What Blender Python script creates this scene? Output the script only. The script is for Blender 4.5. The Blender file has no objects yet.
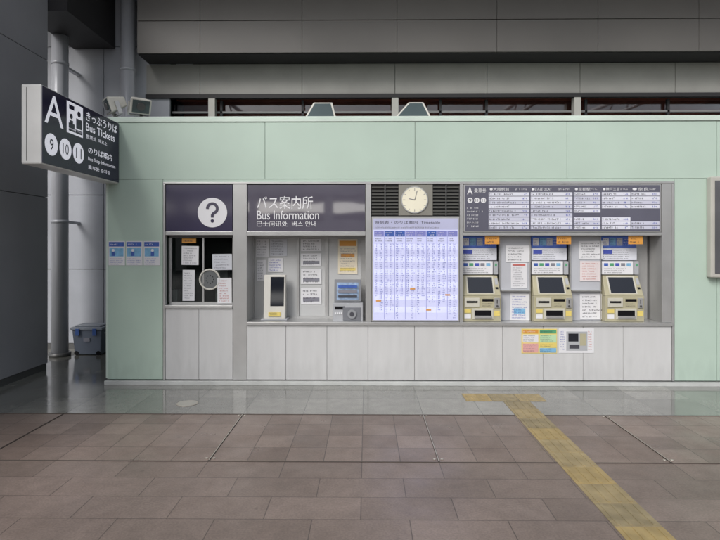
import bpy, bmesh, math, random
from mathutils import Matrix, Vector
random.seed(7)
S = bpy.context.scene
COL = S.collection
# ---------------------------------------------------------------- survey
D, H, F, YAW = 6.75, 1.725, 540.0, math.radians(0.65)
def X(u, y=0.0):            # survey column -> metres on the plane at depth y
    return (D + y) * math.tan(math.atan((u - 360) / F) - YAW)
def Z(v, y=0.0):            # survey row -> height in metres on the plane at depth y
    return H + (247 - v) / F * (D + y)

# ---------------------------------------------------------------- materials
def lin(c):
    return tuple(((v/255)/12.92 if v/255 <= .04045 else ((v/255+.055)/1.055)**2.4) for v in c)
MATS = {}
def M(name, rgb, rough=.5, metal=0, var=.08, scale=2.5, bump=0, emis=0, ior=1.45, coat=0, streak=False, wav=0, grime=0):
    if name in MATS: return MATS[name]
    m = bpy.data.materials.new(name); m.use_nodes = True
    nt = m.node_tree; N = nt.nodes; L = nt.links
    b = N['Principled BSDF']
    c = lin(rgb)
    geo = N.new('ShaderNodeNewGeometry')
    mp = N.new('ShaderNodeMapping'); L.new(geo.outputs['Position'], mp.inputs[0])
    if streak: mp.inputs['Scale'].default_value = (6, 6, .7)
    n = N.new('ShaderNodeTexNoise'); n.inputs['Scale'].default_value = scale; n.inputs['Detail'].default_value = 6
    L.new(mp.outputs[0], n.inputs['Vector'])
    mr = N.new('ShaderNodeMapRange'); mr.inputs[1].default_value = .3; mr.inputs[2].default_value = .7
    mr.inputs[3].default_value = 1-var; mr.inputs[4].default_value = 1+var*.6
    L.new(n.outputs[0], mr.inputs[0])
    fac = mr.outputs[0]
    if grime:   # scuffs and splash dirt on the lowest part of the cladding
        sp = N.new('ShaderNodeSeparateXYZ'); L.new(geo.outputs['Position'], sp.inputs[0])
        n3 = N.new('ShaderNodeTexNoise'); n3.inputs['Scale'].default_value = 5; n3.inputs['Detail'].default_value = 8
        mp3 = N.new('ShaderNodeMapping'); mp3.inputs['Scale'].default_value = (2.5, 1, .8); L.new(geo.outputs['Position'], mp3.inputs[0]); L.new(mp3.outputs[0], n3.inputs['Vector'])
        zz = N.new('ShaderNodeMath'); zz.operation = 'MULTIPLY_ADD'; L.new(n3.outputs[0], zz.inputs[0]); zz.inputs[1].default_value = -.7; L.new(sp.outputs[2], zz.inputs[2])
        r3 = N.new('ShaderNodeMapRange'); r3.inputs[1].default_value = -.32; r3.inputs[2].default_value = .0; r3.inputs[3].default_value = 1-grime; r3.inputs[4].default_value = 1
        L.new(zz.outputs[0], r3.inputs[0])
        mm = N.new('ShaderNodeMath'); mm.operation = 'MULTIPLY'; L.new(fac, mm.inputs[0]); L.new(r3.outputs[0], mm.inputs[1]); fac = mm.outputs[0]
    mx = N.new('ShaderNodeVectorMath'); mx.operation = 'SCALE'
    mx.inputs[0].default_value = c; L.new(fac, mx.inputs['Scale'])
    L.new(mx.outputs[0], b.inputs['Base Color'])
    b.inputs['Roughness'].default_value = rough; b.inputs['Metallic'].default_value = metal
    b.inputs['IOR'].default_value = ior; b.inputs['Coat Weight'].default_value = coat
    if emis:
        L.new(mx.outputs[0], b.inputs['Emission Color']); b.inputs['Emission Strength'].default_value = emis
        try: m.cycles.emission_sampling = 'NONE'
        except Exception: pass
    if bump or wav:
        n2 = N.new('ShaderNodeTexNoise'); n2.inputs['Scale'].default_value = 60 if bump else 2.2; L.new(geo.outputs['Position'], n2.inputs['Vector'])
        if wav: n2.inputs['Detail'].default_value = 1
        bp = N.new('ShaderNodeBump'); bp.inputs['Strength'].default_value = bump or wav; bp.inputs['Distance'].default_value = .004 if bump else .01
        L.new(n2.outputs[0], bp.inputs['Height']); L.new(bp.outputs[0], b.inputs['Normal'])
    MATS[name] = m
    return m

def tiles(name, c1, c2, mortar, w, h, ox, oy, msize, rough, stain=.25, off=0, ior=1.45, bumpk=.35, coat=0):
    m = bpy.data.materials.new(name); m.use_nodes = True
    nt = m.node_tree; N = nt.nodes; L = nt.links; b = N['Principled BSDF']
    b.inputs['IOR'].default_value = ior; b.inputs['Coat Weight'].default_value = coat; b.inputs['Coat Roughness'].default_value = .08
    geo = N.new('ShaderNodeNewGeometry')
    mp = N.new('ShaderNodeMapping'); mp.inputs['Location'].default_value = (-ox+w*200, -oy+h*200, 0)
    L.new(geo.outputs['Position'], mp.inputs[0])
    br = N.new('ShaderNodeTexBrick'); br.offset = off; br.squash = 1
    for k, v in (('Scale', 1), ('Mortar Size', msize), ('Mortar Smooth', .2), ('Bias', 0), ('Brick Width', w), ('Row Height', h)):
        br.inputs[k].default_value = v
    br.inputs['Color1'].default_value = (*lin(c1), 1); br.inputs['Color2'].default_value = (*lin(c2), 1)
    br.inputs['Mortar'].default_value = (*lin(mortar), 1)
    L.new(mp.outputs[0], br.inputs['Vector'])
    def noise(sc, lo, hi, a=.3, bb=.7, det=8):
        n = N.new('ShaderNodeTexNoise'); n.inputs['Scale'].default_value = sc; n.inputs['Detail'].default_value = det
        L.new(geo.outputs['Position'], n.inputs['Vector'])
        r = N.new('ShaderNodeMapRange'); r.inputs[1].default_value = a; r.inputs[2].default_value = bb
        r.inputs[3].default_value = lo; r.inputs[4].default_value = hi
        L.new(n.outputs[0], r.inputs[0]); return r.outputs[0]
    a = noise(1.1, 1-stain, 1+stain*.5); d = noise(70, .84, 1.14, det=3); e = noise(9, .88, 1.08, det=5)
    mm = N.new('ShaderNodeMath'); mm.operation = 'MULTIPLY'; L.new(a, mm.inputs[0]); L.new(d, mm.inputs[1])
    m2 = N.new('ShaderNodeMath'); m2.operation = 'MULTIPLY'; L.new(mm.outputs[0], m2.inputs[0]); L.new(e, m2.inputs[1])
    vo = N.new('ShaderNodeTexVoronoi'); vo.inputs['Scale'].default_value = 2.7; L.new(geo.outputs['Position'], vo.inputs['Vector'])
    vr = N.new('ShaderNodeMapRange'); vr.inputs[1].default_value = .02; vr.inputs[2].default_value = .06; vr.inputs[3].default_value = .74; vr.inputs[4].default_value = 1
    L.new(vo.outputs['Distance'], vr.inputs[0])
    m3 = N.new('ShaderNodeMath'); m3.operation = 'MULTIPLY'; L.new(m2.outputs[0], m3.inputs[0]); L.new(vr.outputs[0], m3.inputs[1])
    mx = N.new('ShaderNodeVectorMath'); mx.operation = 'SCALE'
    L.new(br.outputs['Color'], mx.inputs[0]); L.new(m3.outputs[0], mx.inputs['Scale'])
    L.new(mx.outputs[0], b.inputs['Base Color'])
    L.new(noise(3, rough-.06, rough+.14), b.inputs['Roughness'])
    inv = N.new('ShaderNodeMath'); inv.operation = 'SUBTRACT'; inv.inputs[0].default_value = 1
    L.new(br.outputs['Fac'], inv.inputs[1])
    ad = N.new('ShaderNodeMath'); ad.operation = 'MULTIPLY_ADD'; L.new(d, ad.inputs[0]); ad.inputs[1].default_value = .4
    L.new(inv.outputs[0], ad.inputs[2])
    bp = N.new('ShaderNodeBump'); bp.inputs['Strength'].default_value = bumpk; bp.inputs['Distance'].default_value = .003
    L.new(ad.outputs[0], bp.inputs['Height']); L.new(bp.outputs[0], b.inputs['Normal'])
    return m

GREEN = M('mint_enamel', (187, 206, 193), .22, var=.06, scale=1.2, wav=.06, grime=.10)
GREEN2 = M('mint_enamel_cap', (208, 222, 212), .3)
GREYP = M('white_steel_panel', (206, 206, 206), .30, var=.05, scale=1.5, streak=True, grime=.10)
STEEL = M('brushed_steel', (192, 192, 191), .30, .5, var=.08, scale=4)
STEELD = M('dark_steel', (96, 96, 96), .4, .4)
JOINT = M('joint_dark', (92, 98, 94), .8)
JOINTG = M('joint_green', (108, 124, 114), .8)
NAVY = M('navy_sign', (42, 40, 66), .14, ior=1.45)
NAVY2 = M('mauve_navy_sign', (64, 60, 84), .10, ior=1.65)
WHITE = M('white_paint', (232, 232, 235), .5, var=.02)
WLIT = M('white_lit_letter', (235, 235, 245), .4, var=.01, emis=.4)
INFO = M('mauve_sign', (96, 92, 106), .04, ior=2.6, wav=.12)
BOARDG = M('grey_board', (100, 100, 114), .2, ior=1.5)
PAPER = M('paper_white', (226, 226, 229), .6, var=.04, scale=6)
PAPERB = M('paper_back', (204, 207, 214), .5, var=.05)
LAV = M('backlit_lavender', (202, 205, 238), .2, var=.05, scale=3, emis=.24)
INK = M('ink_dark', (70, 70, 78), .6)
INKG = M('ink_grey', (134, 134, 144), .6)
INKB = M('ink_blue', (80, 94, 184), .6)
INKP = M('ink_lilac', (134, 138, 206), .6)
INKR = M('ink_red', (206, 110, 100), .6)
BLUE = M('print_blue', (68, 100, 180), .5, var=.2, scale=20)
SKYB = M('print_skyblue', (130, 184, 220), .5, var=.2, scale=20)
ORANGE = M('print_orange', (220, 156, 72), .5)
YEL = M('print_yellow', (232, 210, 120), .5)
PINK = M('print_pink', (224, 170, 168), .5)
GRN = M('print_green', (90, 164, 120), .5)
BEIGE = M('machine_beige', (180, 174, 146), .4, var=.1, scale=6)
BEIGEL = M('machine_ivory', (204, 201, 188), .4)
GREYL = M('machine_grey', (176, 178, 182), .4)
BLACK = M('black_plastic', (18, 18, 22), .2)
SCREEN = M('dark_screen', (26, 30, 40), .06, ior=1.7)
SCRB = M('lit_screen', (130, 150, 176), .2, var=.3, scale=25, emis=.3)
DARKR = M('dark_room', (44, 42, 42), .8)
ROOMG = M('interior_grey', (156, 156, 156), .7)
BLIND = M('frosted_panel', (196, 197, 197), .25, var=.06)
LWALL = M('grey_cladding', (146, 146, 151), .30, var=.10, scale=1.0)
BWALL = M('light_grey_cladding', (168, 171, 178), .4, var=.08)
TAUPE = M('taupe_cladding', (103, 100, 97), .42, var=.10, scale=.8)
BAND = M('stone_grey_band', (152, 151, 146), .5, var=.08)
BEAM = M('dark_beam', (46, 45, 47), .6)
PIPE = M('pipe_grey', (176, 178, 184), .3, .1, streak=True)
BRICKR = M('red_interior', (188, 112, 92), .7, var=.35, scale=1.2)
CREAM = M('cream_housing', (208, 206, 197), .4)
GLZ = M('lamp_glass', (70, 84, 86), .08, ior=1.6)
BIN = M('bin_bluegrey', (104, 112, 126), .45, var=.1)
BINL = M('bin_lid', (140, 146, 156), .4)
BRASS = M('joint_metal', (190, 184, 174), .4, .5)

def glass(name, ior, tint):
    m = bpy.data.materials.new(name); m.use_nodes = True
    nt = m.node_tree; N = nt.nodes; L = nt.links
    for n in list(N):
        if n.type == 'BSDF_PRINCIPLED': N.remove(n)
    t = N.new('ShaderNodeBsdfTransparent'); t.inputs[0].default_value = (*tint, 1)
    g = N.new('ShaderNodeBsdfGlossy'); g.inputs['Roughness'].default_value = .02
    f = N.new('ShaderNodeFresnel'); f.inputs[0].default_value = ior
    x = N.new('ShaderNodeMixShader'); L.new(f.outputs[0], x.inputs[0]); L.new(t.outputs[0], x.inputs[1]); L.new(g.outputs[0], x.inputs[2])
    L.new(x.outputs[0], N['Material Output'].inputs[0]); return m
GLASS = glass('window_glass', 1.7, (.86, .9, .88))
GLASS2 = glass('tinted_glass', 1.7, (.84, .84, .86))

# ---------------------------------------------------------------- mesh helpers
class G:
    def __init__(s, name, loc=(0, 0, 0)):
        s.o = bpy.data.objects.new(name, None); s.o.empty_display_size = .1
        s.o.location = loc; COL.objects.link(s.o); s.inv = Matrix.Translation(loc).inverted()
def link(me, name, mat, g):
    o = bpy.data.objects.new(name, me); COL.objects.link(o)
    if mat: me.materials.append(mat)
    if g: o.parent = g.o; o.matrix_parent_inverse = g.inv
    return o
def box(g, name, x0, x1, y0, y1, z0, z1, mat, bev=0):
    if x1 < x0: x0, x1 = x1, x0
    if z1 < z0: z0, z1 = z1, z0
    bm = bmesh.new(); bmesh.ops.create_cube(bm, size=1)
    for v in bm.verts:
        v.co = Vector((x0+(v.co.x+.5)*(x1-x0), y0+(v.co.y+.5)*(y1-y0), z0+(v.co.z+.5)*(z1-z0)))
    if bev: bmesh.ops.bevel(bm, geom=bm.edges[:], offset=bev, segments=2, affect='EDGES', profile=.5)
    me = bpy.data.meshes.new(name); bm.to_mesh(me); bm.free()
    return link(me, name, mat, g)
def sbox(g, name, u0, u1, v0, v1, ya, yb, mat, bev=0, ref=None):
    r = ya if ref is None else ref
    return box(g, name, X(u0, r), X(u1, r), ya, yb, Z(v1, r), Z(v0, r), mat, bev)
def hexa(g, name, front, back, mat, bev=0):
    bm = bmesh.new(); v = [bm.verts.new(p) for p in front+back]
    for f in ((0,1,2,3),(5,4,7,6),(4,0,3,7),(1,5,6,2),(3,2,6,7),(4,5,1,0)): bm.faces.new([v[i] for i in f])
    bmesh.ops.recalc_face_normals(bm, faces=bm.faces[:])
    if bev: bmesh.ops.bevel(bm, geom=bm.edges[:], offset=bev, segments=2, affect='EDGES', profile=.5)
    me = bpy.data.meshes.new(name); bm.to_mesh(me); bm.free()
    return link(me, name, mat, g)
def cyl(g, name, p0, p1, r, mat, seg=28, r2=None):
    p0, p1 = Vector(p0), Vector(p1); d = p1-p0
    bm = bmesh.new(); bmesh.ops.create_cone(bm, cap_ends=True, segments=seg, radius1=r, radius2=r if r2 is None else r2, depth=d.length)
    q = d.to_track_quat('Z', 'Y').to_matrix().to_4x4()
    bmesh.ops.transform(bm, matrix=Matrix.Translation((p0+p1)/2) @ q, verts=bm.verts)
    for f in bm.faces: f.smooth = len(f.verts) == 4
    me = bpy.data.meshes.new(name); bm.to_mesh(me); bm.free()
    return link(me, name, mat, g)
def ring(g, name, c, R, r, mat, axis='Y'):
    bm = bmesh.new(); n, k = 40, 8; vs = []
    for i in range(n):
        a = 2*math.pi*i/n; row = []
        for j in range(k):
            b = 2*math.pi*j/k; q = R+r*math.cos(b)
            row.append(bm.verts.new((c[0]+q*math.cos(a), c[1]+r*math.sin(b), c[2]+q*math.sin(a))))
        vs.append(row)
    for i in range(n):
        for j in range(k):
            f = bm.faces.new((vs[i][j], vs[(i+1)%n][j], vs[(i+1)%n][(j+1)%k], vs[i][(j+1)%k])); f.smooth = True
    bmesh.ops.recalc_face_normals(bm, faces=bm.faces[:])
    me = bpy.data.meshes.new(name); bm.to_mesh(me); bm.free()
    return link(me, name, mat, g)
def text(g, name, s, a0, a1, z0, z1, p, mat, side=False, res=3, bold=0, keep=False):
    cu = bpy.data.curves.new(name, 'FONT'); cu.body = s; cu.resolution_u = res; cu.size = 1; cu.offset = bold
    o = bpy.data.objects.new('tmp', cu); COL.objects.link(o)
    dg = bpy.context.evaluated_depsgraph_get(); dg.update()
    me = bpy.data.meshes.new_from_object(o.evaluated_get(dg)); bpy.data.objects.remove(o)
    if not me.vertices: return None
    xs = [v.co.x for v in me.vertices]; ys = [v.co.y for v in me.vertices]
    mx, Mx, my, My = min(xs), max(xs), min(ys), max(ys)
    sx = (a1-a0)/max(1e-6, Mx-mx); sy = (z1-z0)/max(1e-6, My-my)
    if keep: sx = sy = min(sx, sy)
    for v in me.vertices:
        a = a0+(v.co.x-mx)*sx; z = z0+(v.co.y-my)*sy
        v.co = Vector((p, a, z)) if side else Vector((a, p, z))
    me.materials.clear(); me.name = name
    return link(me, name, mat, g)
def glyphs(g, name, x0, x1, z0, z1, y, rows, mat, fill=.9, asp=.8, hh=.5, side=False, ragged=.35):
    vs, fs = [], []; rh = (z1-z0)/rows; ch = rh*hh; cw = max(.0065, ch*asp)
    def q(a, b, c, d):
        k = len(vs)
        if side: vs.extend([(y, a, c), (y, b, c), (y, b, d), (y, a, d)])
        else: vs.extend([(a, y, c), (b, y, c), (b, y, d), (a, y, d)])
        fs.append((k, k+1, k+2, k+3))
    for r in range(rows):
        zc = z1-(r+.5)*rh; x = x0; end = x1-random.random()*ragged*(x1-x0)
        while x+cw < end:
            if random.random() < fill:
                w = cw*.78; t = max(.0012, ch*.14)
                for kk in range(3):
                    if random.random() < .5:
                        c = zc+ch*random.uniform(-.5, .35); q(x, x+w*random.uniform(.6, 1), c, c+t)
                    else:
                        a = x+w*random.uniform(0, .8); q(a, a+t, zc-ch*.5, zc+ch*random.uniform(.1, .5))
            x += cw
    if not fs: return
    me = bpy.data.meshes.new(name); me.from_pydata(vs, [], fs); return link(me, name, mat, g)
def sgl(g, u0, u1, v0, v1, y, rows, mat, **k):
    return glyphs(g, 'lettering', X(u0, y), X(u1, y), Z(v1, y), Z(v0, y), y, rows, mat, **k)

# ================================================================ GROUND
bm = bmesh.new(); vs = [bm.verts.new(p) for p in ((-150,-150,-.15),(150,-150,-.15),(150,150,-.15),(-150,150,-.15))]; bm.faces.new(vs)
me = bpy.data.meshes.new('ground'); bm.to_mesh(me); bm.free(); link(me, 'ground', M('ground_asphalt', (78, 78, 78), .85, bump=.4), None)
box(None, 'road', -60, 60, -19, -9.15, -.148, -.142, M('road_asphalt', (66, 66, 68), .85, bump=.5))
BT = tiles('brown_tiles', (142, 126, 117), (122, 107, 99), (90, 80, 75), .309, .305, -1.27, -1.2, .0035, .32, .2)
BT2 = tiles('brown_tiles_near', (138, 123, 115), (125, 111, 103), (94, 84, 79), .618, .305, -1.27, -2.42, .0035, .34, .18, off=.5)
box(None, 'brown_pavement', -30, 30, -2.42, -1.2, -.15, 0, BT)
box(None, 'brown_pavement', -30, 30, -9, -2.42, -.15, 0, BT2)
box(None, 'kerb', -30, 30, -9.15, -9, -.15, .003, M('kerb_stone', (150, 148, 142), .7))
GT = tiles('grey_granite_tiles', (142, 141, 134), (116, 116, 110), (86, 86, 82), .6183, .6, -1.27, -1.2, .004, .12, .18, ior=1.6, bumpk=.06, coat=.5)
box(None, 'grey_pavement', -30, 30, -1.2, 12, -.15, 0, GT)
j = G('pavement_joint', (0, -1.2, 0))
for x in (-4.98, -3.125, -1.27, .585, 2.44, 4.295):
    box(j, 'groove', x-.007, x+.007, -2.42, -1.2, .0005, .0045, M('groove', (70, 62, 58), .7))
for yy in (-1.2, -2.42):
    box(j, 'cross_groove', -12, 12, yy-.006, yy+.006, .001, .004, M('groove2', (84, 76, 71), .7))
for x in (-1.27, .585, 2.44):
    box(j, 'metal_strip', x-.0035, x+.0035, -2.4, -1.22, .004, .0075, BRASS)
    for yy in (-1.24, -2.36):
        for dx in (-.03, .03):
            cyl(j, 'stud', (x+dx, yy, 0), (x+dx, yy, .007), .011, BRASS, 16)
mh = G('manhole_cover', (-1.97, -.82, 0))
cyl(mh, 'rim', (-1.97, -.82, 0), (-1.97, -.82, .005), .115, BRASS, 40)
cyl(mh, 'lid', (-1.97, -.82, 0), (-1.97, -.82, .007), .098, M('lid_grey', (176, 174, 166), .5), 40)
TAC = M('tactile_yellow', (164, 147, 110), .5, var=.22, scale=7, bump=.3)
TAC2 = M('tactile_yellow_worn', (152, 138, 107), .5, var=.28, scale=9, bump=.3)
TAC3 = M('tactile_yellow_fresh', (170, 149, 103), .5, var=.2, scale=8, bump=.3)
tp = G('tactile_paving', (1.68, -1.2, 0))
def tblock(x, y, dots, mat, w=.294, h=.294):
    box(tp, 'tile', x, x+w, y-h, y, .0, .005, mat, .0015)
    bm = bmesh.new()
    if dots:
        for i in range(5):
            for k in range(5):
                bmesh.ops.create_cone(bm, cap_ends=True, segments=10, radius1=.014, radius2=.008, depth=.005,
                    matrix=Matrix.Translation((x+w*(i+.5)/5, y-h*(k+.5)/5, .0072)))
    else:
        for i in range(4):
            bmesh.ops.create_cube(bm, size=1, matrix=Matrix.Translation((x+w*(i+.5)/4, y-h/2, .007)) @ Matrix.Diagonal((.02, h*.9, .005, 1)))
    me = bpy.data.meshes.new('relief'); bm.to_mesh(me); bm.free(); link(me, 'relief', mat, tp)
for k in range(20): tblock(1.53, -.71-k*.3, False, random.choice((TAC, TAC2, TAC3)))
for k in range(3): tblock(1.12+k*.302, -.4, True, random.choice((TAC, TAC2, TAC3)))

# ================================================================ TERMINAL BUILDING
tb = G('terminal_building', (0, 2.5, 0))
box(tb, 'side_wall_core', -5.2, -4.52, -4, .80, 0, 6.2, JOINT)
ys = [-4, -2.2, -.4, .82]
zs = [0.09, 2.42, 4.35, 6.2]
for a, b in zip(ys, ys[1:]):
    for c, d in zip(zs, zs[1:]):
        box(tb, 'side_panel', -4.53, -4.49, a+.004, b-.004, c+.004, d-.004, LWALL, .003)
box(tb, 'side_plinth', -4.54, -4.5, -4, .80, 0, .088, STEELD)
box(tb, 'side_wall_end', -5.2, -4.53, .80, .82, 0, 6.2, LWALL)
box(tb, 'back_wall_core', -9, -3.3, 2.34, 2.6, 0, 6.2, JOINT)
xs = [-9, -7.2, -5.4, -4.42, -3.3]; zs = [.1, 1.35, 2.6, 3.85, 5.1, 6.2]
for a, b in zip(xs, xs[1:]):
    for c, d in zip(zs, zs[1:]):
        box(tb, 'back_panel', a+.005, b-.005, 2.3, 2.34, c+.005, d-.005, BWALL, .003)
box(tb, 'back_plinth', -9, -3.3, 2.31, 2.34, 0, .1, STEELD)
box(tb, 'dark_beam', -4.92, -4.22, .83, 2.29, 5.06, 6.19, BEAM)
x0 = X(137, 1.8)
box(tb, 'fascia_core', x0, 9, 1.84, 2.29, 4.82, 6.19, JOINT)
px = [x0]+[X(u, 1.8) for u in (200, 302, 397, 497, 598, 699, 800, 900)]
for a, b in zip(px, px[1:]):
    box(tb, 'fascia_panel', a+.003, b-.003, 1.8, 1.84, 4.81, 5.315, TAUPE, .002)
    box(tb, 'fascia_panel', a+.003, b-.003, 1.8, 1.84, 5.325, 6.19, TAUPE, .002)
box(tb, 'fascia_soffit', x0, 9, 1.841, 2.29, 4.80, 4.82, BEAM)  # dark colour paints in the shade under the fascia
box(tb, 'band_core', -3.29, 9, 2.34, 2.6, 4.29, 4.8, JOINT)
px = [-3.7]+[X(u, 2.3) for u in (200, 302, 395, 487, 580, 675, 768, 860)]
for a, b in zip(px, px[1:]):
    box(tb, 'band_panel', a+.004, b-.004, 2.295, 2.335, 4.29, 4.795, BAND, .002)
box(tb, 'band_sill', -3.7, 9, 2.26, 2.36, 4.22, 4.287, BEAM)
box(tb, 'window_back', -4.2, 9, 3.0, 3.1, 2.6, 4.6, BRICKR)
box(tb, 'window_base', -3.29, 9, 2.36, 2.6, 0, 3.45, STEELD)
box(tb, 'window_end', -3.75, -3.3, 2.342, 2.99, 3.0, 4.29, BEAM)
box(tb, 'high_window_glass', -3.29, 9, 2.50, 2.51, 3.45, 4.22, GLASS2)
for u in (212, 395, 577, 760):
    x = X(u, 2.3); box(tb, 'mullion', x-.055, x+.055, 2.27, 2.4, 3.45, 4.22, M('mullion_metal', (186, 184, 178), .4, .1))
for u in (222, 303, 440, 486, 585, 667):
    x = X(u, 2.45); box(tb, 'thin_mullion', x-.02, x+.02, 2.4, 2.46, 3.45, 4.22, BEAM)
box(tb, 'transom', -3.3, 9, 2.4, 2.44, 4.0, 4.03, M('transom', (130, 130, 130), .5))
for u, w, m in ((165, 40, TAUPE), (250, 60, TAUPE), (450, 40, BLUE), (600, 30, TAUPE), (340, 40, BLUE), (690, 50, TAUPE), (520, 40, TAUPE)):
    box(tb, 'interior_shape', X(u, 2.9), X(u+w, 2.9), 2.9, 2.99, 3.0, 3.95, m)
box(tb, 'upper_wall', -3.3, 9, 3.5, 3.7, 0, 6.2, TAUPE)
# canopy
cr = G('canopy_roof', (0, 2, 6.2))
box(cr, 'deck', -14, 14, .3, 8, 6.21, 6.35, M('canopy_deck', (170, 170, 172), .6))
for x in (-9, -5.3, -1.6, 2.1, 5.8, 9.5):
    cyl(cr, 'rafter_top', (x, -13, 7.6), (x, .3, 6.6), .08, WHITE)
    cyl(cr, 'rafter_bottom', (x, -13, 7.0), (x, .3, 6.3), .06, WHITE)
    for k in range(8):
        ya = -13+k*1.6; za = 7.0-k*.087; cyl(cr, 'web', (x, ya, za), (x, ya+.8, za+.55-k*.03), .03, WHITE, 10)
for y in (-12.5, -7): box(cr, 'purlin', -14, 14, y-.06, y+.06, 7.4, 7.55, WHITE)
for x in (-7.5, 0.8, 9):
    c = G('canopy_column', (x, -12, 0)); cyl(c, 'shaft', (x, -12, -.15), (x, -12, 7.2), .2, WHITE); cyl(c, 'base', (x, -12, -.15), (x, -12, .1), .3, STEELD)
pk = G('added_reflection_block', (0, -36, 0))  # added block out of view, shaped to give bright patches in the sign's reflection
for k, z in enumerate((2.9, 5.9)):
    box(pk, 'slab', -40, 40, -44, -36, z, z+.9, M('concrete', (170, 168, 162), .7))
box(pk, 'back', -40, 40, -44.2, -44.01, -.15, 5.0, M('concrete_dark', (70, 70, 70), .8))
for x in range(-39, 40, 6): box(pk, 'pillar', x-.35, x+.35, -37, -36.3, -.15, 6.0, M('concrete', (170, 168, 162), .7))
def pipe(x, y, r, z1):
    g = G('drainpipe', (x, y, 0)); cyl(g, 'pipe', (x, y, 0), (x, y, z1), r, PIPE, 36)
    cyl(g, 'foot', (x, y, 0), (x, y, .06), r*1.3, STEELD, 36)
    for z in (2.1, 3.05, 4.6): cyl(g, 'collar', (x, y, z), (x, y, z+.05), r*1.06, PIPE, 36); box(g, 'bracket', x-.03, x+.03, y+r, 2.3, z+.005, z+.045, PIPE)
pipe(X(60, 1.75), 1.75, .122, 6.2)
pipe(X(128, 2.05), 2.05, .115, 6.2)

# ================================================================ TICKET OFFICE
to = G('ticket_office', (0, 1, 0))
XL, XR = X(107), 6.5
ZT = Z(116)
box(to, 'body', XL+.02, XR, .45, 1.75, 0, ZT-.03, GREEN)
F0, F1 = 163.5, 674
box(to, 'core_left', XL+.02, X(F0), .04, .449, 0, ZT-.03, JOINTG)
box(to, 'core_right', X(F1), XR, .04, .449, 0, ZT-.03, JOINTG)
box(to, 'core_top', X(F0), X(F1), .04, .449, Z(184), ZT-.03, JOINTG)
box(to, 'roof', XL, XR, .0, 1.77, ZT-.029, ZT, GREEN2, .004)
box(to, 'cap_trim', XL, XR, -.012, .04, Z(121.5), ZT-.031, GREEN2, .003)
def gp(u0, u1, v0, v1):
    box(to, 'green_panel', X(u0)+.0022, X(u1)-.0022, random.uniform(0, .0015), .038, Z(v1)+.0022, Z(v0)-.0022, GREEN, .002)
for a, b in ((107, 265), (265, 415), (415, 567), (567, 717), (717, 850)): gp(a, b, 121.8, 179)
gp(107, F0-.5, 179, 380); gp(F1+.5, 717, 179, 380); gp(717, 850, 179, 380); gp(F0-.5, F1+.5, 179, 182)
box(to, 'corner_trim', XL-.012, XL+.018, -.006, .06, 0.08, ZT-.035, GREEN2, .003)
box(to, 'plinth', XL-.02, XR, -.035, .038, 0, Z(381), M('plinth_grey', (196, 198, 196), .4, var=.14, scale=4), .004)
def st(u0, u1, v0, v1, ya=-.012, yb=.43, mat=STEEL, bev=.003, name='frame'): return sbox(to, name, u0, u1, v0, v1, ya, yb, mat, bev, ref=0)
st(163.5, 674, 182, 184, -.016, .40)
st(163.5, 165.5, 184.1, 380, -.014, .05)
st(233, 247, 184.1, 380, -.010, .42)
st(365.5, 371, 184.1, 321.8, -.010, .42)
st(459.8, 463, 184.1, 321.8, -.010, .42)
st(661.5, 671.5, 184.1, 321.8, -.010, .42)
st(671.6, 674, 184.1, 380, -.014, .05)
st(165.6, 232.9, 231.5, 235, -.008, .42); st(247.1, 365.4, 231.5, 235.5, -.008, .42); st(463.1, 661.4, 232.5, 235.5, -.008, .42)
for a, b in ((165.6, 232.9), (247.1, 365.4), (463.1, 661.4)): st(a, b, 184.2, 231.4, .03, .42, STEELD, 0, 'header_backing')
st(371.1, 459.7, 184.2, 321.8, .03, .42, STEELD, 0, 'board_backing')
st(165.6, 232.9, 305.5, 308.5, -.03, .42, name='counter'); st(247.1, 671.5, 321.9, 325, -.035, .42, name='counter')
st(165.6, 232.9, 308.6, 380, .03, .42, JOINT, 0, 'lower_backing'); st(247.1, 671.5, 325.1, 380, .03, .42, JOINT, 0, 'lower_backing')
us = [165.6, 199, 232.9]
for a, b in zip(us, us[1:]): box(to, 'lower_panel', X(a)+.002, X(b)-.002, -.006+random.uniform(0, .001), .029, Z(380)+.003, Z(308.8), GREYP, .002)
us = [247.2, 286, 327, 368, 414.5, 463, 502.5, 543, 583, 623, 671.4]
for a, b in zip(us, us[1:]): box(to, 'lower_panel', X(a)+.002, X(b)-.002, -.006+random.uniform(0, .001), .029, Z(380)+.003, Z(325.3), GREYP, .002)
sbox(to, 'recess_back', 245, 370, 233, 325, .43, .448, ROOMG, ref=0)
sbox(to, 'recess_back', 461, 668, 233, 325, .43, .448, ROOMG, ref=0)
sbox(to, 'booth_back', 163, 240, 233, 310, .43, .448, DARKR, ref=0)
wb = G('booth_window', (X(199), .1, Z(306)))
y = .1
sbox(wb, 'frame', 166, 233, 235.1, 237.5, y, y+.04, STEELD, ref=0); sbox(wb, 'frame', 166, 233, 303, 305.4, y, y+.04, STEEL, ref=0)
sbox(wb, 'frame', 165.7, 168.5, 237.6, 302.9, y, y+.04, STEEL, ref=0); sbox(wb, 'mullion', 200, 201.6, 237.6, 302.9, y, y+.04, STEEL, ref=0)
sbox(wb, 'frame', 230.5, 232.8, 237.6, 302.9, y, y+.04, STEEL, ref=0)
sbox(wb, 'glass', 168.5, 230.5, 237.6, 302.9, y+.015, y+.021, GLASS, ref=0)
ring(wb, 'speaking_ring', (X(207.5), y-.005, Z(280)), .125, .012, CREAM)
cyl(wb, 'speaking_disc', (X(207.5), y+.012, Z(280)), (X(207.5), y-.0, Z(280)), .115, M('disc_glass', (112, 115, 116), .12), 40)
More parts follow.
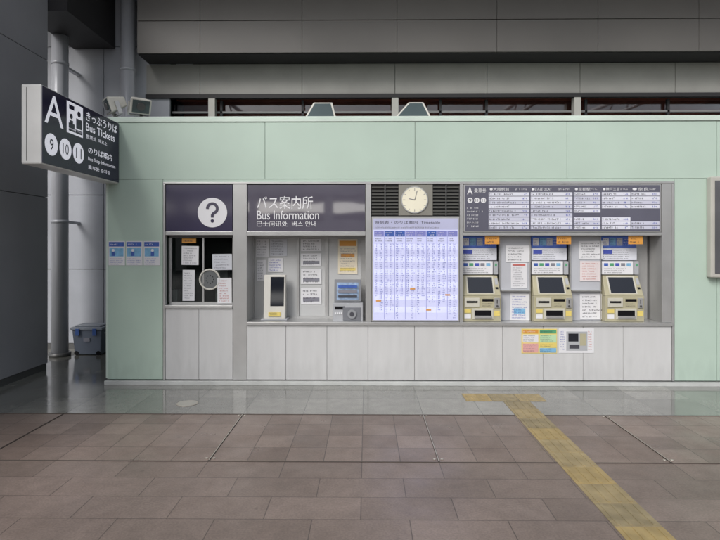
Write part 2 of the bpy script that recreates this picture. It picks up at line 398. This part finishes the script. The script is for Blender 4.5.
for k in range(9):
    cyl(wb, 'hole', (X(207.5)+.05*math.cos(k*.7), y-.001, Z(280)+.05*math.sin(k*.7)), (X(207.5)+.05*math.cos(k*.7), y-.003, Z(280)+.05*math.sin(k*.7)), .006, BLACK, 10)
box(wb, 'desk_item', X(170, .3), X(178, .3), .28, .4, Z(304, .3), Z(290, .3), GREYL); box(wb, 'desk_item', X(216, .3), X(228, .3), .28, .4, Z(304, .3), Z(262, .3), ROOMG)

# ------- paper notices
def notice(name, u0, u1, v0, v1, y, mat=PAPER, rows=5, ink=INKG, head=None, th=.002, blocks=()):
    g = G(name, (X((u0+u1)/2, y), y, Z(v1, y)))
    box(g, 'sheet', X(u0, y), X(u1, y), y, y+th, Z(v1, y), Z(v0, y), mat)
    w, h = u1-u0, v1-v0; top = v0+h*.06
    if head:
        sbox(g, 'heading', u0+w*.07, u1-w*.07, v0+h*.05, v0+h*.2, y-.001, y, head); top = v0+h*.24
    for (a, b, c, d, m) in blocks: sbox(g, 'picture', u0+w*a, u0+w*b, v0+h*c, v0+h*d, y-.0015, y, m)
    if rows: sgl(g, u0+w*.1, u1-w*.08, top, v1-h*.05, y-.0022, rows, ink)
    if 'paper' in name: g.o.rotation_euler = (0, math.radians(random.uniform(-.9, .9)), 0)
    return g
Y1 = .092
notice('notice_paper', 181.5, 198.5, 246, 265, Y1, rows=7); notice('notice_paper', 212.5, 233-1, 254, 270, Y1, PAPERB, rows=5)
notice('notice_paper', 182.5, 194.5, 270, 301, Y1, rows=11); notice('notice_paper', 217.5, 231.8, 278, 303.5, .085, rows=9, ink=INKR)
notice('notice_sticker', 182, 196, 238.5, 243, Y1, ORANGE, rows=1, ink=INK)

# ------- information counter windows
iw = G('information_window', (X(306), .38, Z(320)))
Y2 = .38
for a, b in ((249, 254), (297, 299), (325, 328), (361, 366)): sbox(iw, 'stile', a, b, 233, 322, Y2, Y2+.04, STEEL, ref=Y2)
sbox(iw, 'rail', 254.1, 360.9, 236, 238, Y2+.003, Y2+.03, STEEL, ref=Y2); sbox(iw, 'rail', 254.1, 360.9, 316, 320, Y2+.003, Y2+.03, STEEL, ref=Y2)
for a, b in ((254.1, 296.9), (299.1, 324.9), (328.1, 360.9)):
    sbox(iw, 'blind', a, b, 238, 316, Y2+.022, Y2+.03, BLIND, ref=Y2)
YN = Y2+.012
notice('notice_paper', 256, 269, 239, 257, YN, rows=6); notice('notice_paper', 257, 266, 260, 281, YN, rows=7)
notice('notice_paper', 270, 287, 239, 256, YN, PAPERB, rows=6); notice('notice_paper', 268, 283, 258, 272, YN, rows=5, ink=INKB)
for k, (a, b) in enumerate(((239, 251), (253.5, 266), (269, 284), (288, 304))):
    notice('notice_paper', 301, 321.5, a, b, YN, rows=4, ink=INK, blocks=((.1, .9, .6, .85, INKG),) if k else ())
notice('notice_poster', 338, 357.5, 239, 274, YN, M('paper_cream', (232, 222, 200), .6), rows=10, ink=INKG, head=ORANGE, blocks=((.15, .85, .42, .52, ORANGE), (.1, .9, .82, .9, YEL)))
kt = G('information_kiosk', (X(275, .2), .25, Z(321, .2)))
y = .2
hexa(kt, 'casing', [(X(264,y), y-.04, Z(320,y)), (X(285.5,y), y-.04, Z(320,y)), (X(285.5,y), y+.02, Z(275,y)), (X(264,y), y+.02, Z(275,y))],
     [(X(264,y), y+.1, Z(320,y)), (X(285.5,y), y+.1, Z(320,y)), (X(285.5,y), y+.08, Z(275,y)), (X(264,y), y+.08, Z(275,y))], M('kiosk_white', (214, 212, 204), .4), .006)
hexa(kt, 'screen', [(X(270.5,y), y-.024, Z(306,y)), (X(284,y), y-.024, Z(306,y)), (X(284,y), y+.012, Z(277,y)), (X(270.5,y), y+.012, Z(277,y))],
     [(X(270.5,y), y+.0, Z(306,y)), (X(284,y), y+.0, Z(306,y)), (X(284,y), y+.04, Z(277,y)), (X(270.5,y), y+.04, Z(277,y))], SCREEN)
sbox(kt, 'label', 269, 281, 312, 316, y-.05, y, YEL, ref=y)
sgl(kt, 269.5, 280.5, 312.3, 315.7, y-.052, 2, INK)
box(kt, 'base', X(262,y), X(288,y), y-.08, y+.12, Z(321.8), Z(321.8)+.02, GREYL, .004)
ft = G('fare_adjustment_terminal', (X(347, .1), .2, Z(321, .1)))
y = .1
sbox(ft, 'body', 333, 363, 303, 322.3, y-.04, y+.22, GREYL, .008, ref=y)
hexa(ft, 'monitor', [(X(334,y), y+.06, Z(302,y)), (X(361,y), y+.06, Z(302,y)), (X(361,y), y+.10, Z(280,y)), (X(334,y), y+.10, Z(280,y))],
     [(X(334,y), y+.12, Z(302,y)), (X(361,y), y+.12, Z(302,y)), (X(361,y), y+.15, Z(280,y)), (X(334,y), y+.15, Z(280,y))], M('monitor_grey', (128, 130, 136), .4), .004)
hexa(ft, 'screen', [(X(336.5,y), y+.055, Z(300,y)), (X(358.5,y), y+.055, Z(300,y)), (X(358.5,y), y+.088, Z(283,y)), (X(336.5,y), y+.088, Z(283,y))],
     [(X(336.5,y), y+.09, Z(300,y)), (X(358.5,y), y+.09, Z(300,y)), (X(358.5,y), y+.12, Z(283,y)), (X(336.5,y), y+.12, Z(283,y))], SCRB)
for k in range(3):
    z = Z(298-k*5, y); box(ft, 'screen_row', X(338, y), X(357, y), y+.045, y+.1, z, z+.03, (INK, INKG, BLUE)[k])
sbox(ft, 'card_slot', 335, 345, 306, 309, y-.046, y, BLACK, ref=y)
sbox(ft, 'printer', 343, 361, 307, 320, y-.05, y, M('printer_grey', (120, 122, 128), .4), .004, ref=y)
cyl(ft, 'dial', (X(352,y), y-.07, Z(313.5,y)), (X(352,y), y-.04, Z(313.5,y)), .055, M('dial', (150, 152, 156), .3), 32)
cyl(ft, 'dial_hub', (X(352,y), y-.075, Z(313.5,y)), (X(352,y), y-.06, Z(313.5,y)), .028, INK, 24)
for k in range(4): sbox(ft, 'key', 335+k*2, 336.4+k*2, 312, 314, y-.046, y, WHITE, ref=y)

# ------- signs
q = G('help_sign', (X(199), 0, Z(231)))
sbox(q, 'panel', 166, 232.4, 184.4, 231, -.004, .029, NAVY2, .002, ref=0)
qx, qz = X(212.5), Z(212.5)
cyl(q, 'disc', (qx, -.006, qz), (qx, -.003, qz), .185, WHITE, 64)
pts = [(-.062, .045)]+[(.062*math.cos(math.radians(a)), .05+.062*math.sin(math.radians(a))) for a in range(165, -50, -12)]+[(.012, -.012), (0, -.03), (0, -.062)]
bm = bmesh.new(); L_, R_ = [], []
for i, p in enumerate(pts):
    a = Vector(pts[max(0, i-1)]); b = Vector(pts[min(len(pts)-1, i+1)]); t = (b-a).normalized(); nn = Vector((-t.y, t.x))*.0185; p = Vector(p)
    L_.append(bm.verts.new((qx+p.x+nn.x, -.0085, qz+p.y+nn.y))); R_.append(bm.verts.new((qx+p.x-nn.x, -.0085, qz+p.y-nn.y)))
for i in range(len(pts)-1): bm.faces.new((L_[i], L_[i+1], R_[i+1], R_[i]))
me = bpy.data.meshes.new('question_mark'); bm.to_mesh(me); bm.free(); link(me, 'question_mark', NAVY2, q)
cyl(q, 'question_mark_dot', (qx, -.0086, qz-.105), (qx, -.006, qz-.105), .022, NAVY2, 28)
s = G('bus_information_sign', (X(306), 0, Z(231)))
sbox(s, 'panel', 248, 365, 184.8, 231, -.004, .029, INFO, .002, ref=0)
text(s, 'japanese', 'バス案内所', X(257), X(313), Z(209), Z(196), -.007, WHITE, bold=.006)
text(s, 'english', 'Bus Information', X(257), X(319), Z(219.5), Z(210.5), -.007, WHITE, bold=.002)
text(s, 'languages', '巴士问讯处  버스 안내', X(257), X(316), Z(226.5), Z(221), -.007, WHITE)
lv = G('ventilation_louvre', (X(415), 0, Z(215)))
for a, b in ((371.8, 398.3), (433, 459)):
    sbox(lv, 'recess', a, b, 185, 215.5, .026, .029, BLACK, ref=0)
    for k in range(9):
        z = Z(187.5+k*3.3); hexa(lv, 'blade', [(X(a), -.004, z-.012), (X(b), -.004, z-.012), (X(b), -.004, z-.006), (X(a), -.004, z-.006)],
            [(X(a), .022, z+.01), (X(b), .022, z+.01), (X(b), .022, z+.016), (X(a), .022, z+.016)], M('louvre', (84, 84, 81), .5))
    sbox(lv, 'mid', (a+b)/2-.6, (a+b)/2+.6, 185, 215.5, -.007, .02, STEELD, ref=0)
ck = G('wall_clock', (X(415.5), 0, Z(200)))
sbox(ck, 'surround', 398.6, 432.7, 184.8, 215.5, -.006, .029, M('clock_plate', (144, 142, 134), .4, .3), .002, ref=0)
cx, cz = X(414.5), Z(200)
cyl(ck, 'rim', (cx, -.02, cz), (cx, -.006, cz), .168, STEEL, 64)
cyl(ck, 'dial', (cx, -.022, cz), (cx, -.019, cz), .155, M('dial_white', (226, 221, 200), .4, emis=.15), 64)
for k in range(12):
    a = k*math.pi/6; ca, sa = math.sin(a), math.cos(a); l = .03 if k % 3 == 0 else .016
    cyl(ck, 'mark', (cx+ca*.145, -.0235, cz+sa*.145), (cx+ca*(.145-l), -.0235, cz+sa*(.145-l)), .0028, INKG, 6)
cyl(ck, 'hour_hand', (cx, -.026, cz), (cx-.07, -.026, cz+.015), .004, INKG, 6)
cyl(ck, 'minute_hand', (cx, -.028, cz), (cx+.03, -.028, cz+.115), .003, INKG, 6)
# timetable (backlit)
tt = G('timetable_board', (X(415), 0, Z(320)))
sbox(tt, 'frame', 371.6, 459.4, 216.5, 321.5, -.006, .029, STEEL, .002, ref=0)
sbox(tt, 'panel', 373, 458, 218.5, 320, -.010, -.005, LAV, ref=0)
sbox(tt, 'header', 373, 458, 218.5, 229.5, -.012, -.009, M('tt_head', (182, 184, 212), .3, emis=.12), ref=0)
text(tt, 'title', '時刻表・のりば案内  Timetable', X(375), X(440), Z(224), Z(220.8), -.0135, INK)
sgl(tt, 375, 456, 226, 229, -.0135, 1, INKG)
for c in range(8):
    a = 374.2+c*10.5
    sbox(tt, 'column_head', a, a+9.6, 231, 236.5, -.012, -.009, (BLUE if c in (1, 2, 5) else INKP), ref=0)
    sgl(tt, a+1, a+9, 231.5, 236, -.0135, 2, WHITE)
    sgl(tt, a+1, a+9, 237.5, 242, -.0135, 2, INK)
    for r in range(6): sbox(tt, 'stripe', a, a+9.6, 244+r*12.6, 249.5+r*12.6, -.0112, -.009, M('tt_stripe', (214, 218, 247), .3, emis=.26), ref=0)
    for (p0, p1) in ((.8, 4.6), (5.4, 9.4)):
        e1 = random.choice((0, 4, 8, 16, 22)); mt = random.choice((INKB, INKB, INKP))
        sgl(tt, a+p0, a+p1, 243, 318.5-e1, -.0135, max(12, int(34*(75.5-e1)/75.5)), mt, ragged=.3, asp=.9, hh=.62)
    if c: sbox(tt, 'rule', a-.6, a-.3, 231, 319, -.012, -.009, (STEEL if c == 4 else INKP), ref=0)
for (a, v) in ((376, 300), (410, 288), (426, 309), (445, 294)):
    sbox(tt, 'notice_box', a, a+5, v, v+1.4, -.0145, -.012, ORANGE, ref=0)
# fare board (upper right)
fb = G('fare_board', (X(562), 0, Z(231)))
sbox(fb, 'frame', 463.6, 661, 184.6, 232, -.005, .029, STEEL, .002, ref=0)
sbox(fb, 'panel', 465, 660, 185.6, 231, -.009, -.004, BOARDG, ref=0)
text(fb, 'letter_a', 'A', X(467), X(472.5), Z(194.5), Z(187.5), -.0115, WHITE, bold=.01)
text(fb, 'title', '乗車券', X(474), X(486), Z(193), Z(188.5), -.0115, WHITE)
for k, n in enumerate(('9', '10', '11')):
    x = X(470+k*6.6); cyl(fb, 'bay_disc', (x, -.012, Z(200.5)), (x, -.009, Z(200.5)), .033, WHITE, 28)
    text(fb, 'bay_number', n, x-.016, x+.016, Z(200.5)-.018, Z(200.5)+.018, -.0135, NAVY)
sgl(fb, 467, 485, 206, 228, -.0115, 6, WHITE, fill=.7)
cols = ((488.5, 529, 9, ()), (530.5, 572, 9, ()), (573.5, 600, 9, (5,)), (601.5, 630, 9, (4, 5)), (631, 659, 9, (4, 5, 6)))
FR = M('fare_row', (216, 217, 228), .3, var=.03, emis=.12)
FR2 = M('fare_row_grey', (198, 199, 214), .3, var=.03, emis=.1)
dest = ['●大阪駅前', '●なんば OCAT', '●京都駅', '●神戸三宮', '●奈良']
for ci, (a, b, n, skip) in enumerate(cols):
    text(fb, 'destination', dest[ci], X(a+1), X(a+(b-a)*(.5 if ci < 2 else .62)), Z(190.8), Z(188), -.0115, WHITE)
    sgl(fb, a+(b-a)*.66, b-1, 187.8, 191, -.0115, 1, WHITE, ragged=.1)
    for r in range(n):
        if r in skip: continue
        v = 192.6+r*4.15
        sbox(fb, 'row', a, b, v, v+3.5, -.0115, -.008, random.choice((FR, FR, FR2)), ref=0)
        sgl(fb, a+.8, b-8, v+.3, v+3.1, -.0128, 1, INK, ragged=.4, hh=.7)
        sgl(fb, b-6.5, b-.6, v+.3, v+3.1, -.0128, 1, INKB, ragged=.1, hh=.7)

# ------- ticket machines
def machine(u0, seed):
    random.seed(seed)
    g = G('ticket_machine', (X(u0+19.5), .2, Z(322)))
    def b(n, a, c, v0, v1, ya, yb, m, bev=0): return box(g, n, X(u0+a, 0), X(u0+c, 0), ya, yb, Z(v1), Z(v0), m, bev)
    b('cabinet', .5, 38.5, 235.6, 321.8, .24, .43, GREYL, .004)
    b('header', 1.5, 37.5, 236.2, 247.5, .20, .239, M('header_blue', (84, 112, 190), .3, var=.2, scale=15, emis=.10), .003)
    for k in range(3): b('header_card', 3+k*7, 9+k*7, 238, 245.5, .197, .2, (WHITE, SKYB, PAPERB)[k])
    for k in range(3): glyphs(g, 'card_text', X(u0+3.5+k*7), X(u0+8.5+k*7), Z(245), Z(238.5), .195, 3, INKB)
    sy = .196
    glyphs(g, 'header_text', X(u0+24), X(u0+36), Z(246), Z(238), sy, 3, WHITE)
    b('instruction_plate', 1.5, 37.5, 248.2, 260.5, .19, .239, M('plate_white', (220, 222, 230), .4, emis=.08), .003)
    glyphs(g, 'plate_text', X(u0+3), X(u0+36), Z(260), Z(249), .188, 5, INK)
    b('logo_strip', 3, 12, 250, 254, .1865, .19, INKB)
    b('payment_panel', 1, 33, 261.5, 275, .17, .239, WHITE, .003)
    for k in range(5): b('payment_mark', 3+k*5.8, 7.2+k*5.8, 263.5, 266.5, .167, .17, (BLUE, GRN, INKB, INKG, SKYB)[k])
    glyphs(g, 'payment_text', X(u0+3), X(u0+31), Z(274), Z(268), .167, 3, INK)
    b('side_unit', 33.6, 38, 261.5, 275, .15, .239, GREYL, .003)
    b('side_lamp', 34.8, 36.8, 264, 266.5, .147, .151, GRN)
    xa, xb = X(u0), X(u0+39)
    hexa(g, 'console', [(xa, .05, Z(296)), (xb, .05, Z(296)), (xb-.02, .17, Z(276)), (xa+.02, .17, Z(276))],
         [(xa, .239, Z(296)), (xb, .239, Z(296)), (xb-.02, .239, Z(276)), (xa+.02, .239, Z(276))], BEIGE, .004)
    def slope(n, a, c, v0, v1, m, off):
        def yy(v): return .05+(296-v)/20*.12-off
        hexa(g, n, [(X(u0+a), yy(v1), Z(v1)), (X(u0+c), yy(v1), Z(v1)), (X(u0+c), yy(v0), Z(v0)), (X(u0+a), yy(v0), Z(v0))],
             [(X(u0+a), yy(v1)+.01, Z(v1)), (X(u0+c), yy(v1)+.01, Z(v1)), (X(u0+c), yy(v0)+.01, Z(v0)), (X(u0+a), yy(v0)+.01, Z(v0))], m)
    slope('bezel', 5, 33, 276.8, 294, BEIGEL, .003); slope('screen', 6.5, 31.5, 277.8, 293, SCREEN, .007)
    slope('side_buttons', 34.3, 37.2, 279, 285, GREYL, .004); slope('side_slot', 34.3, 37, 287.5, 289.5, BLACK, .004)
    b('lower_body', 0, 39, 296.2, 321.8, .04, .239, BEIGE, .006)
    b('note_unit', 2, 17, 298, 307, .025, .042, BEIGEL, .003); b('note_slot', 4, 15, 301, 303, .022, .03, BLACK)
    b('ticket_slot', 20, 31, 299, 301.5, .034, .042, BLACK)
    glyphs(g, 'slot_label', X(u0+20), X(u0+31), Z(307), Z(303), .038, 2, INK)
    b('coin_unit', 32, 37.5, 298, 308, .025, .042, STEEL, .003); b('coin_slot', 34.3, 35, 299.5, 303.5, .022, .03, BLACK)
    cyl(g, 'return_knob', (X(u0+34.7), .012, Z(306)), (X(u0+34.7), .026, Z(306)), .012, STEELD, 16)
    b('tray_surround', 10, 31, 308.5, 319.5, .03, .042, BEIGEL, .003); b('tray', 12, 29, 310.5, 317, .027, .035, BLACK)
    b('tray_lip', 12, 29, 315.8, 318, .005, .03, STEEL, .002)
    b('yellow_label', 2, 8.5, 309.5, 313, .036, .042, YEL); b('label', 2, 8.5, 314.5, 318.5, .036, .042, WHITE)
    b('yellow_label', 32, 37.5, 311, 316, .036, .042, YEL)
    b('orange_tag', 22.5, 37, 236.2, 244.2, .03, .034, ORANGE)
    glyphs(g, 'tag_text', X(u0+24), X(u0+36), Z(243.5), Z(236.8), .028, 2, INK)
for k, u in enumerate((463, 535, 607)): machine(u, k+3)
random.seed(99)
for k, (a, b) in enumerate(((503, 533.5), (575, 605.5))):
    g = G('partition_panel', (X((a+b)/2), .15, Z(321)))
    box(g, 'board', X(a), X(b), .16, .2, Z(321.8), Z(236), M('partition', (186, 188, 194), .35), .003)
    box(g, 'edge', X(a)-.008, X(a)+.004, .14, .21, Z(321.7), Z(236.1), STEEL, .002)
    box(g, 'edge', X(b)-.004, X(b)+.008, .14, .21, Z(321.7), Z(236.1), STEEL, .002)
    box(g, 'shelf', X(a)+.006, X(b)-.006, .10, .159, Z(291.8), Z(290.8), STEEL)
box(None, 'end_panel', X(647), X(660), .3, .33, Z(321.8), Z(236), STEEL, .003)
YP = .152
notice('notice_paper', 506, 531, 245.5, 262, YP, rows=5, ink=INK); notice('notice_paper', 511, 527, 262.8, 288, YP, rows=10, ink=INKG, blocks=((.1,.9,.05,.12,INKR),))
notice('notice_paper', 510, 529, 293.5, 320, YP, rows=9, ink=INKB, blocks=((.2,.8,.55,.75,SKYB),))
notice('notice_paper', 579, 603, 241, 259, YP, rows=6, ink=INK); notice('notice_paper', 580, 601, 261, 281, YP, M('paper_pinkish', (226, 216, 216), .6), rows=7, ink=INKR)
notice('notice_paper', 580, 605, 293.5, 319, YP, rows=7, ink=INK)
g = notice('guide_poster', 521.5, 557, 328.5, 353, -.0105, YEL, rows=0, th=.003)
yy = -.0125
for (a, b, c, d, m) in ((522.5, 538, 329.5, 333, ORANGE), (539.5, 556, 329.5, 333, GRN), (522.5, 538, 334, 342, PAPER), (539.5, 556, 334, 342, M('pale_green', (190, 222, 180), .5)),
                        (522.5, 538, 343, 352, PINK), (539.5, 556, 343, 347, YEL), (539.5, 556, 347.5, 352, SKYB)):
    sbox(g, 'block', a, b, c, d, yy, yy+.0018, m, ref=0)
    sgl(g, a+.8, b-.8, c+.5, d-.5, yy-.001, max(1, int((d-c)/2.0)), INK if m is not ORANGE else WHITE)
g = notice('machine_guide_poster', 559, 594, 328, 352.5, -.0105, PAPER, rows=0, th=.003)
sbox(g, 'photo_body', 566, 587, 331, 350, yy, yy+.0018, GREYL, ref=0); sbox(g, 'photo_screen', 568, 578, 333, 341, yy-.001, yy, SCREEN, ref=0)
sbox(g, 'photo_panel', 579.5, 585.5, 333, 345, yy-.001, yy, BEIGE, ref=0); sbox(g, 'photo_tray', 569, 579, 344, 348, yy-.001, yy, INK, ref=0)
sgl(g, 560, 565.5, 330, 350, yy, 8, INKB, ragged=.1); sgl(g, 588, 593, 330, 350, yy, 8, INKR, ragged=.1)
for k in range(3):
    a = 108.5+k*17.6
    g = notice('safety_poster', a, a+16.4, 241, 265.5, -.006, PAPER, rows=0, th=.003)
    sbox(g, 'heading', a+.8, a+15.6, 242, 246.5, -.0078, -.006, BLUE, ref=0); sgl(g, a+1.5, a+15, 242.6, 246, -.009, 1, WHITE)
    sbox(g, 'picture', a+1.2, a+15.2, 248, 256.5, -.0078, -.006, SKYB, ref=0)
    cyl(g, 'pictogram_head', (X(a+5+k*2), -.0095, Z(250.3)), (X(a+5+k*2), -.007, Z(250.3)), .018, WHITE, 20)
    sbox(g, 'pictogram_body', a+3.4+k*2, a+6.6+k*2, 252, 256, -.0095, -.007, BLUE, ref=0)
    sgl(g, a+1.2, a+15.2, 258, 265, -.0078, 4, INKB)

# ================================================================ PROJECTING SIGN
ps = G('bus_ticket_sign', (-3.2, -.8, 2.9))
xs_, ya, yb, za, zb = X(119, 0)+.01, -1.63, -.015, Z(183.5), Z(122.5)
TH = .2
box(ps, 'casing', xs_-TH, xs_-.006, ya, yb, za, zb, M('sign_casing', (226, 226, 224), .35), .012)
box(ps, 'casing_edge', xs_-TH-.004, xs_-TH+.02, ya+.03, yb-.03, za+.03, zb-.03, NAVY)
box(ps, 'face', xs_-.005, xs_, ya+.012, yb-.012, za+.012, zb-.012, NAVY)
box(ps, 'end_screw_strip', xs_-TH+.05, xs_-TH+.056, ya-.002, ya+.01, za+.03, zb-.03, STEELD)
def ty(t): return ya+t*(yb-ya)
def tz(t): return za+t*(zb-za)
P = xs_+.002
text(ps, 'letter_a', 'A', ty(.025), ty(.225), tz(.54), tz(.92), P, WLIT, side=True, bold=.0, res=6)
box(ps, 'icon_ground', xs_-.004, xs_+.002, ty(.265), ty(.46), tz(.52), tz(.95), WLIT)
def pic(y0, y1, z0, z1, m=NAVY): box(ps, 'pictogram', xs_+.0, xs_+.004, ty(y0), ty(y1), tz(z0), tz(z1), m)
pic(.285, .355, .55, .66); pic(.295, .335, .655, .70)
pic(.375, .445, .62, .76); pic(.285, .44, .575, .59, WLIT); pic(.365, .45, .55, .60)
cyl(ps, 'pictogram_head', (xs_, ty(.315), tz(.755)), (xs_+.004, ty(.315), tz(.755)), .028, NAVY, 24)
cyl(ps, 'pictogram_head', (xs_, ty(.41), tz(.83)), (xs_+.004, ty(.41), tz(.83)), .032, NAVY, 24)
pic(.29, .35, .85, .91)
text(ps, 'japanese', 'きっぷうりば', ty(.50), ty(.96), tz(.80), tz(.93), P, WLIT, side=True, bold=.006)
text(ps, 'english', 'Bus Tickets', ty(.50), ty(.92), tz(.65), tz(.765), P, WLIT, side=True, bold=.006)
text(ps, 'languages', '售票处  매표소', ty(.50), ty(.80), tz(.54), tz(.60), P, WLIT, side=True)
for k, n in enumerate(('9', '10', '11')):
    yc = ty(.095+k*.155); zc = tz(.28)
    cyl(ps, 'bay_disc', (xs_, yc, zc), (xs_+.003, yc, zc), .108, WLIT, 48)
    w = .032 if n == '9' else .055
    text(ps, 'bay_number', n, yc-w, yc+w, zc-.055, zc+.055, xs_+.0045, NAVY, side=True, bold=.0)
text(ps, 'bay_japanese', 'のりば案内', ty(.53), ty(.88), tz(.33), tz(.43), P, WLIT, side=True, bold=.006)
text(ps, 'bay_english', 'Bus Stop Information', ty(.53), ty(.93), tz(.21), tz(.28), P, WLIT, side=True)
text(ps, 'bay_languages', '乘车处 승차장', ty(.53), ty(.85), tz(.10), tz(.16), P, WLIT, side=True)
box(ps, 'mount', xs_-TH+.03, xs_-.03, -.016, .02, za+.1, zb-.1, STEELD)

rb = G('wall_display_cabinet', (4.6, 0, 2.2))
x0 = X(706); x1 = x0+.75
box(rb, 'cabinet', x0, x1, -.10, -.002, Z(277), Z(178), M('cabinet_body', (190, 188, 180), .4), .015)
box(rb, 'front_glass', x0+.045, x1-.045, -.106, -.099, Z(273), Z(182), M('cabinet_glass', (98, 98, 102), .1, ior=1.7), .002)

# ================================================================ ROOF-TOP THINGS
def flood(cx, yaw, tilt):
    g = G('floodlight', (cx, .25, ZT))
    cyl(g, 'stem', (cx, .25, ZT), (cx, .25, ZT+.09), .02, STEELD, 16)
    R = Matrix.Translation((cx, .2, ZT+.21)) @ Matrix.Rotation(yaw, 4, 'Z') @ Matrix.Rotation(tilt, 4, 'X')
    def T(pts): return [tuple(R @ Vector(p)) for p in pts]
    a, b = .13, .08
    hexa(g, 'housing', T([(-a,-.1,-.11),(a,-.1,-.11),(a,-.1,.09),(-a,-.1,.09)]), T([(-b,.13,-.06),(b,.13,-.06),(b,.13,.06),(-b,.13,.06)]), CREAM, .012)
    hexa(g, 'lens', T([(-a*.8,-.106,-.09),(a*.8,-.106,-.09),(a*.8,-.106,.07),(-a*.8,-.106,.07)]), T([(-a*.8,-.09,-.09),(a*.8,-.09,-.09),(a*.8,-.09,.07),(-a*.8,-.09,.07)]), GLZ)
    cyl(g, 'lamp', tuple(R @ Vector((0,-.115,-.01))), tuple(R @ Vector((0,-.1,-.01))), .05, STEELD, 24)
    for sx in (-1, 1): hexa(g, 'yoke', T([(sx*a-.005,-.03,-.14),(sx*a+.012,-.03,-.14),(sx*a+.012,-.03,.02),(sx*a-.005,-.03,.02)]), T([(sx*a-.005,.02,-.14),(sx*a+.012,.02,-.14),(sx*a+.012,.02,.02),(sx*a-.005,.02,.02)]), STEEL)
    hexa(g, 'yoke_base', T([(-a,-.03,-.15),(a,-.03,-.15),(a,-.03,-.14),(-a,-.03,-.14)]), T([(-a,.02,-.15),(a,.02,-.15),(a,.02,-.14),(-a,.02,-.14)]), STEEL)
flood(X(116, .25), math.radians(-50), math.radians(20))
flood(X(141, .25), math.radians(35), math.radians(25))
def spk(u0, u1, u2, u3):
    g = G('rooftop_uplight', (X((u0+u3)/2, .15), .15, ZT))
    y = .15; zb_, zt = ZT+.003, Z(101, y)
    f = [(X(u0,y), y-.05, zb_), (X(u3,y), y-.05, zb_), (X(u2,y), y+.06, zt), (X(u1,y), y+.06, zt)]
    bk = [(X(u0,y)+.05, y+.3, zb_), (X(u3,y)-.05, y+.3, zb_), (X(u2,y)-.02, y+.25, zt), (X(u1,y)+.02, y+.25, zt)]
    hexa(g, 'housing', f, bk, CREAM, .006)
    c = sum((Vector(p) for p in f), Vector())/4
    ins = [tuple(c+(Vector(p)-c)*.84+Vector((0, -.006, 0))) for p in f]
    hexa(g, 'glass', ins, [tuple(Vector(p)+Vector((0, .02, 0))) for p in ins], GLZ)
    box(g, 'foot', X(u0+6,y), X(u3-6,y), y, y+.2, ZT, ZT+.003, STEELD)
spk(305, 313, 332, 336.5); spk(394.5, 409, 424, 431)

# storage box
sb = G('storage_box', (X(90, 2), 2.0, 0))
xa, xb = X(76, 1.9), X(105, 1.9); y0, y1 = 1.78, 2.15; h = .40
hexa(sb, 'tub', [(xa+.03, y0+.03, .01), (xb-.03, y0+.03, .01), (xb, y0, h), (xa, y0, h)], [(xa+.03, y1-.03, .01), (xb-.03, y1-.03, .01), (xb, y1, h), (xa, y1, h)], BIN, .012)
box(sb, 'lid', xa-.02, xb+.02, y0-.02, y1+.02, h, h+.05, BINL, .015)
box(sb, 'lid_rise', xa+.03, xb-.03, y0+.03, y1-.03, h+.05, h+.075, BINL, .01)
for x in (xa+.1, xb-.1): box(sb, 'latch', x-.03, x+.03, y0-.035, y0-.015, h-.08, h+.03, M('latch_blue', (60, 90, 150), .4), .004)
box(sb, 'label', (xa+xb)/2-.05, (xa+xb)/2+.05, y0-.002, y0+.012, .22, .28, INKG)
for x in (xa-.012, xb-.018): box(sb, 'handle', x, x+.03, y0+.1, y1-.1, h-.07, h-.04, BINL, .006)
for x in (xa+.06, xb-.06): cyl(sb, 'wheel', (x, y0+.02, .035), (x, y0+.05, .035), .035, BLACK, 20)

# ================================================================ LIGHT
w = bpy.data.worlds.new('World'); S.world = w; w.use_nodes = True
nt = w.node_tree; N = nt.nodes; L = nt.links; bg = N['Background']
sky = N.new('ShaderNodeTexSky'); sky.sky_type = 'NISHITA'; sky.sun_disc = False
EL, AZ = math.radians(38), math.radians(210)   # sun behind the camera, to the left
sky.sun_elevation = EL; sky.sun_rotation = AZ; sky.dust_density = 2.4; sky.air_density = 1
hs = N.new('ShaderNodeHueSaturation'); hs.inputs['Saturation'].default_value = .35
L.new(sky.outputs[0], hs.inputs['Color']); L.new(hs.outputs[0], bg.inputs[0]); bg.inputs[1].default_value = .15
sl = bpy.data.lights.new('sun', 'SUN'); sl.energy = 2.0; sl.angle = math.radians(26); sl.color = (1, .975, .945)
so = bpy.data.objects.new('sun', sl); COL.objects.link(so)
d = Vector((math.sin(AZ)*math.cos(EL), math.cos(AZ)*math.cos(EL), math.sin(EL)))
so.rotation_euler = d.to_track_quat('Z', 'Y').to_euler(); so.location = d*20

# ================================================================ CAMERA
cd = bpy.data.cameras.new('camera'); cd.sensor_width = 36; cd.lens = F/720*36; cd.shift_y = -23/720; cd.clip_end = 500; cd.clip_start = .05
co = bpy.data.objects.new('camera', cd); COL.objects.link(co); co.location = (0, -D, H); co.rotation_euler = (math.radians(90), 0, YAW)
S.camera = co
S.view_settings.view_transform = 'Standard'; S.view_settings.look = 'None'; S.view_settings.exposure = 0
